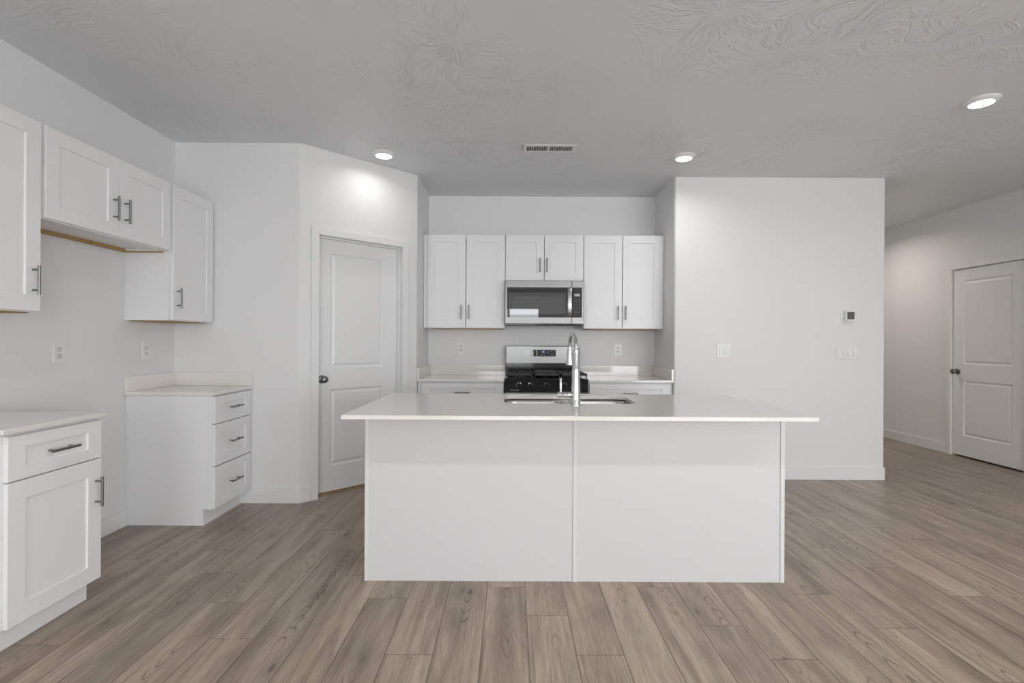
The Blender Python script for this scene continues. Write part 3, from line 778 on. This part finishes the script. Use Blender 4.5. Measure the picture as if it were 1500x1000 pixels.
# ------------------------------------------------------------------ range
def kitchen_range():
    x0, x1, yf, yb = -0.054, 0.702, 4.60, 5.255
    cx = (x0 + x1) / 2; w = (x1 - x0) / 2
    r = thing('gas_range', 'stainless and black gas range between the alcove worktops', 'range', (cx, yf, 0))
    D = yb - yf
    boxobj('body', M_BLACK, r, (-w, w, 0.035, D, 0.03, 0.893), (-w + 0.03, -w + 0.07, 0.06, 0.10, 0, 0.03), (w - 0.07, w - 0.03, 0.06, 0.10, 0, 0.03), (-w + 0.03, -w + 0.07, D - 0.1, D - 0.06, 0, 0.03), (w - 0.07, w - 0.03, D - 0.1, D - 0.06, 0, 0.03))
    boxobj('cooktop', M_BLACK, r, -w - 0.001, w + 0.001, 0.002, D - 0.07, 0.8935, 0.912, bevel=0.005, seg=3)
    # front control panel
    bm = BM(); pts = [(0.0345, 0.790), (0.0, 0.790), (0.004, 0.893), (0.0345, 0.893)]
    a = [bm.verts.new((-w, p, q)) for p, q in pts]; b = [bm.verts.new((w, p, q)) for p, q in pts]; ring_faces(bm, [a, b], smooth=False)
    cp = link('control_panel', bm, M_GLASS, r, bevel=0.002)
    for kx in (0.073, 0.179, 0.324, 0.487, 0.593):
        bm = BM(); lathe(bm, [(0.024, 0.002), (0.024, -0.006), (0.021, -0.010), (0.020, -0.032), (0.017, -0.036)], (kx - cx, 0, 0.845), 'y', 28)
        box(bm, kx - cx - 0.004, kx - cx + 0.004, -0.042, -0.030, 0.826, 0.864)
        kb = link('knob', bm, M_BLACK, cp, bevel=0.0015)
        bm = BM(); lathe(bm, [(0.0262, 0.0022), (0.0262, -0.004), (0.0245, -0.0055), (0.0242, 0.0022)], (kx - cx, 0, 0.845), 'y', 28, False, False); link('ring', bm, M_CHROME, kb)
    text('logo', 'Whirlpool', 0.019, (0.031 - cx, -0.0010, 0.804), cp, M_INK)
    # oven door
    bm = BM(); box(bm, -w, w, 0.0, 0.034, 0.215, 0.785)
    od = link('oven_door', bm, M_STEEL, r, bevel=0.004, seg=2)
    boxobj('oven_window', M_GLASS, od, -w + 0.09, w - 0.09, -0.0015, -0.0002, 0.33, 0.66)
    bm = BM(); tube(bm, [(-w + 0.03, -0.045, 0.752), (w - 0.03, -0.045, 0.752)], 0.012, 16)
    for s in (-1, 1): tube(bm, [(s * (w - 0.06), 0.0, 0.752), (s * (w - 0.06), -0.045, 0.752)], 0.009, 12)
    link('handle', bm, M_HANDLE, od)
    boxobj('drawer', M_STEEL, r, -w, w, 0.002, 0.034, 0.06, 0.205, bevel=0.003)
    # backguard
    y0 = D - 0.065
    bm = BM(); slab(bm, rrect(-w, w, 0.913, 1.200, 0.012, 4), y0, D, 'xz')
    bg = link('backguard', bm, M_BLACK, r, bevel=0.002)
    bm = BM(); slab(bm, rrect(-w + 0.004, w - 0.004, 1.026, 1.194, 0.008, 4), y0 - 0.006, y0 - 0.0003, 'xz')
    link('fascia', bm, M_STEEL, bg)
    bm = BM(); slab(bm, rrect(0.198 - cx, 0.456 - cx, 1.094, 1.163, 0.006, 3), y0 - 0.008, y0 - 0.0062, 'xz')
    dp = link('display', bm, M_GLASS, bg)
    text('digits', '88', 0.026, (0.328 - cx, y0 - 0.0086, 1.140), dp, M_BLUE)
    legend = ((0.222, 1.148, .02), (0.250, 1.148, .016), (0.250, 1.126, .014), (0.222, 1.104, .02), (0.250, 1.104, .014), (0.310, 1.108, .022), (0.342, 1.108, .022), (0.402, 1.148, .016), (0.430, 1.148, .014), (0.402, 1.126, .014), (0.430, 1.126, .014), (0.402, 1.104, .014), (0.430, 1.104, .016))
    for left in (True, False):
        bm = BM()
        for (mx, mz, mw) in legend:
            if (mx < 0.328) == left: box(bm, mx - cx - mw / 2, mx - cx + mw / 2, y0 - 0.0086, y0 - 0.0081, mz - 0.0025, mz + 0.0025)
        link('lettering', bm, M_INK2, dp)
    bm = BM(); lathe(bm, [(0.009, y0 - 0.0081), (0.009, y0 - 0.0086)], (0.371 - cx, 0, 1.137), 'y', 16); link('button', bm, M_INK2, dp)
    # grates and burners
    zb, zt = 0.9125, 0.952
    gw = 2 * w / 3 - 0.012
    for k in range(3):
        gx = -w + 0.012 + k * (2 * w / 3 - 0.002); bm = BM()
        ya, ye = 0.035, D - 0.085
        for (a, b, c, d) in ((gx, gx + gw, ya, ya + 0.014), (gx, gx + gw, ye - 0.014, ye), (gx, gx + 0.014, ya, ye), (gx + gw - 0.014, gx + gw, ya, ye), (gx + gw / 2 - 0.006, gx + gw / 2 + 0.006, ya, ye), (gx, gx + gw, (ya + ye) / 2 - 0.006, (ya + ye) / 2 + 0.006), (gx, gx + gw, ya + 0.13, ya + 0.142), (gx, gx + gw, ye - 0.142, ye - 0.13)):
            box(bm, a, b, c, d, zt - 0.018, zt)
        for px in (gx + 0.002, gx + gw - 0.014):
            for py in (ya + 0.002, ye - 0.014): box(bm, px, px + 0.012, py, py + 0.012, zb, zt - 0.018)
        link('grate', bm, M_IRON, r, bevel=0.002)
    for (bx, by, br) in ((-w + 0.135, 0.165, 0.045), (-w + 0.135, 0.44, 0.036), (w - 0.135, 0.165, 0.042), (w - 0.135, 0.44, 0.036), (0, 0.30, 0.040)):
        bm = BM(); lathe(bm, [(br + 0.01, zb), (br + 0.008, zb + 0.008), (br, zb + 0.010), (br, zb + 0.016), (br * 0.6, zb + 0.019)], (bx, by, 0), 'z', 24)
        link('burner', bm, M_IRON, r)
    gr = boxobj('griddle', M_IRON, r, (-w + 0.012 + 2 * w / 3 + 0.02, -w + 2 * (2 * w / 3) - 0.03, 0.06, D - 0.11, zt + 0.0005, zt + 0.012), bevel=0.004)
    return r
kitchen_range()

# ------------------------------------------------------------------ microwave
def microwave():
    x0, x1, yf, yb, z0, z1 = -0.062, 0.700, 4.855, YB - 0.002, 1.398, 1.8345
    cx = (x0 + x1) / 2; w = (x1 - x0) / 2; X = lambda v: v - cx; Z = lambda v: v - z0
    r = thing('microwave', 'stainless over-the-range microwave hanging under the short alcove cabinet', 'microwave', (cx, yf, z0))
    boxobj('body', M_BLACK, r, -w, w, 0.03, yb - yf, 0.0, z1 - z0, bevel=0.002)
    boxobj('vent_grille', M_IRON, r, *[(-w + 0.01 + i * (2 * w - 0.02) / 24, -w + 0.01 + (i + 0.7) * (2 * w - 0.02) / 24, 0.012, 0.0295, 0.002, 0.014) for i in range(24)])
    xs = 0.579
    bm = BM(); box(bm, -w, X(xs) - 0.0008, 0.0, 0.0295, 0.020, z1 - z0 - 0.003)
    d = link('door', bm, M_STEEL, r, bevel=0.003, seg=2); d['label'] = 'stainless door with dark window'
    boxobj('door_glass', M_GLASS, d, X(-0.042), X(xs) - 0.001, -0.0022, -0.0003, Z(1.479), Z(1.768))
    boxobj('window_border', M_WINGLASS, d, X(-0.030), X(0.526), -0.0030, -0.0023, Z(1.504), Z(1.716))
    boxobj('window', M_WINMESH, d, X(0.010), X(0.488), -0.0036, -0.0031, Z(1.517), Z(1.677))
    bm = BM(); n = 14; rings = []
    for k in range(n + 1):
        t = k / n; z = Z(1.488 + t * 0.272); y = -0.012 - 0.026 * math.sin(math.pi * t) ** 0.7
        xa, xb = X(0.536), X(0.574)
        rings.append([bm.verts.new(p) for p in ((xa, y, z), ((xa + xb) / 2, y - 0.006, z), (xb, y, z), (xb, y + 0.009, z), (xa, y + 0.009, z))])
    ring_faces(bm, rings)
    for z in (1.494, 1.754): box(bm, X(0.543), X(0.567), -0.014, -0.0022, Z(z) - 0.006, Z(z) + 0.006)
    link('handle', bm, M_HANDLE, d, smooth=35)
    bm = BM(); box(bm, X(xs) + 0.0008, w, 0.0, 0.0295, 0.020, z1 - z0 - 0.003)
    c = link('control_panel', bm, M_STEEL, r, bevel=0.003, seg=2)
    boxobj('keypad', M_GLASS, c, X(xs) + 0.002, X(0.676), -0.0022, -0.0003, Z(1.479), Z(1.768))
    boxobj('display', M_LCD, c, X(0.602), X(0.657), -0.0030, -0.0023, Z(1.682), Z(1.708))
    bm = BM()
    for i in range(3):
        for zz_, sc in ((1.660, .6), (1.645, 1), (1.630, 1), (1.607, .7), (1.594, .7), (1.580, .7), (1.566, .7), (1.531, 1.1)):
            kx = 0.607 + i * 0.0225; q = 0.0042 * sc
            box(bm, X(kx) - q, X(kx) + q, -0.0028, -0.0023, Z(zz_) - q * 0.8, Z(zz_) + q * 0.8)
    link('lettering', bm, M_INK2, c); bm = BM()
    for kx in (0.612, 0.646): box(bm, X(kx) - 0.003, X(kx) + 0.003, -0.0028, -0.0023, Z(1.505) - 0.003, Z(1.505) + 0.003)
    link('lettering', bm, M_INK2, c)
    text('digits', '1:00', 0.020, (X(0.6295), -0.0033, Z(1.695)), c, M_PLASTIC)
    text('logo', 'Whirlpool', 0.016, (X(0.333), -0.0005, Z(1.806)), d, M_INK2)
    # loose edge of clear film down the right side
    bm = BM(); rings = []
    for k in range(25):
        t = k / 24; z = 0.030 + t * 0.39; y = -0.001 - 0.012 * abs(math.sin(math.pi * t * 3.0)) ; xx = w + 0.0015 - 0.006 * abs(math.sin(math.pi * t * 3.0 + 0.2))
        rings.append([bm.verts.new(p) for p in ((xx - 0.004, y, z), (xx, y - 0.001, z), (xx + 0.0007, y, z), (xx - 0.0034, y + 0.001, z))])
    ring_faces(bm, rings)
    k = link('film_edge', bm, M_FILM, c); k['label'] = 'loose edge of protective film'
microwave()

# ------------------------------------------------------------------ outlets, switches, thermostat
def outlet_proto(loc, rz, label):
    r = thing('wall_outlet', label, 'outlet', loc, rz, 'white duplex outlets'); W, H = 0.037, 0.061
    bm = BM(); slab(bm, rrect(-W, W, -H, H, 0.004, 3), -0.006, -0.0003, 'xz'); link('cover_plate', bm, M_PLASTIC, r, bevel=0.0015)
    for s in (-1, 1):
        bm = BM(); slab(bm, rrect(-0.0165, 0.0165, s * 0.0195 - 0.0145, s * 0.0195 + 0.0145, 0.010, 5), -0.0078, -0.0062, 'xz')
        q = link('receptacle', bm, M_LIP_GAP, r)
        bm = BM()
        for a, h in ((-0.0065, 0.004), (0.0065, 0.0035)): box(bm, a - 0.0012, a + 0.0012, -0.0083, -0.0079, s * 0.0195 + 0.0035 - h, s * 0.0195 + 0.0035 + h)
        lathe(bm, [(0.0032, -0.0079), (0.0032, -0.0083)], (0, 0, s * 0.0195 - 0.0075), 'y', 12)
        link('slots', bm, M_SLOT, q)
    return r
o1 = outlet_proto((XL, 2.881, 1.169), math.pi / 2, 'white outlet on the bare left wall between the two base cabinets')
copy_tree(o1, (XL, 3.566, 1.167), math.pi / 2, 'white outlet above the corner drawer stack on the left wall')
copy_tree(o1, (-0.523, YB, 1.173), 0, 'white outlet on the alcove wall left of the range')
copy_tree(o1, (1.110, YB, 1.166), 0, 'white outlet on the alcove wall right of the range')

def switch(loc, gangs, label):
    r = thing('light_switch', label, 'light switch', loc, 0, 'white rocker switch plates'); W = 0.0595 + 0.0230 * (gangs - 2); H = 0.0605
    bm = BM(); slab(bm, rrect(-W, W, -H, H, 0.004, 3), -0.0065, -0.0003, 'xz'); link('cover_plate', bm, M_PLASTIC, r, bevel=0.0015)
    p = 0.046
    for k in range(gangs):
        x = (k - (gangs - 1) / 2) * p; bm = BM()
        pts = [(-0.0066, -0.033), (-0.0155, -0.033), (-0.0075, 0.033), (-0.0066, 0.033)]
        a = [bm.verts.new((x - 0.0165, u, v)) for u, v in pts]; b = [bm.verts.new((x + 0.0165, u, v)) for u, v in pts]
        ring_faces(bm, [a, b], smooth=False); rk = link('rocker', bm, M_PLASTIC, r)
        boxobj('gap_shade', M_LIP_GAP, rk, x - 0.0178, x + 0.0178, -0.0068, -0.0066, -0.0358, 0.0340)  # greyer sheet behind the rocker: shaded gap and shadow line put into colour
switch((1.938, YA, 1.170), 2, 'white two-rocker switch plate near the left end of the partition wall')
switch((3.064, YA, 1.163), 4, 'wide white four-rocker switch plate below the thermostat')

def thermostat():
    r = thing('thermostat', 'small white thermostat with a dark square screen on the partition wall', 'thermostat', (3.077, YA, 1.494))
    bm = BM(); slab(bm, rrect(-0.068, 0.068, -0.055, 0.055, 0.006, 4), -0.005, -0.0003, 'xz'); link('wall_plate', bm, M_PLASTIC, r, bevel=0.001)
    bm = BM(); slab(bm, rrect(-0.048, 0.031, -0.047, 0.049, 0.007, 4), -0.044, -0.0053, 'xz'); link('housing', bm, M_PLASTIC, r, bevel=0.003, seg=2)
    boxobj('screen', M_SCREEN, r, -0.038, 0.0265, -0.0452, -0.0443, -0.031, 0.035)
thermostat()

# ------------------------------------------------------------------ ceiling fixtures
def downlight(loc, label):
    r = thing('recessed_light', label, 'ceiling light', loc, 0, 'round recessed ceiling lights')
    bm = BM(); lathe(bm, [(0.092, -0.0005), (0.092, -0.004), (0.086, -0.010), (0.066, -0.024), (0.0635, -0.024), (0.0635, -0.012)], (0, 0, 0), 'z', 48, cap1=False)
    link('trim_ring', bm, M_PLASTIC, r)
    bm = BM(); lathe(bm, [(0.063, -0.012), (0.063, -0.0235), (0.050, -0.026), (0.02, -0.027)], (0, 0, 0), 'z', 40); d = link('diffuser', bm, M_LED, r)
    d['label'] = 'glowing white diffuser'
    l = bpy.data.lights.new('lamp', 'AREA'); l.shape = 'DISK'; l.size = 0.12; l.spread = math.radians(160); l.energy = LAMP_W; l.color = LAMP_COL
    lo = bpy.data.objects.new('lamp', l); COL.objects.link(lo); lo.parent = r; lo.location = (0, 0, -0.030)
    return r
d0 = downlight((-1.036, 4.075, ZC), 'round ceiling light just in front of the angled pantry wall')
for (lx, ly, lab) in ((1.390, 4.095, 'round ceiling light at the corner of the partition wall'), (2.902, 3.125, 'round ceiling light at the right, out over the open floor'),
                      (-1.036, 0.62, 'round ceiling light above the left side of the room'), (1.390, 0.62, 'round ceiling light above the middle of the room'),
                      (2.902, 0.62, 'round ceiling light above the right side of the room'), (4.15, 6.35, 'round ceiling light in the hall behind the partition wall')):
    c = copy_tree(d0, (lx, ly, ZC), 0, lab)
    if ly < 2 or ly > 6:    # each of these has its own wattage
        lo = [o for o in c.children if o.type == 'LIGHT'][0]; lo.data = lo.data.copy(); lo.data.energy = LAMP_W_HALL if ly > 6 else LAMP_W_REAR
        if ly > 6: lo.data.color = (1.0, 0.91, 0.80)
    else:
        lo = [o for o in c.children if o.type == 'LIGHT'][0]; lo.data = lo.data.copy(); lo.data.energy = LAMP_W_OPEN

def ceiling_vent():
    r = thing('ceiling_vent', 'white slotted air vent in the ceiling above the island', 'vent', (0.292, 3.948, ZC)); W, H = 0.204, 0.080
    boxobj('frame', M_PLASTIC, r, (-W, W, -H, -H + 0.032, -0.006, -0.0003), (-W, W, H - 0.032, H, -0.006, -0.0003), (-W, -W + 0.022, -H + 0.032, H - 0.032, -0.006, -0.0003), (W - 0.030, W, -H + 0.032, H - 0.032, -0.006, -0.0003), bevel=0.002)
    boxobj('backing', M_DARK, r, -W + 0.0225, W - 0.0305, -H + 0.0325, H - 0.0325, -0.0012, -0.0004)
    bm = BM(); n = 27; a, b = -W + 0.0225, W - 0.0305
    for k in range(n + 1):
        x = a + (b - a) * k / n; t = 0.0020 if k != n // 2 else 0.0055
        box(bm, max(a, x - t), min(b, x + t), -H + 0.0325, H - 0.0325, -0.0052, -0.0013)
    link('louvers', bm, M_PLASTIC, r)
ceiling_vent()
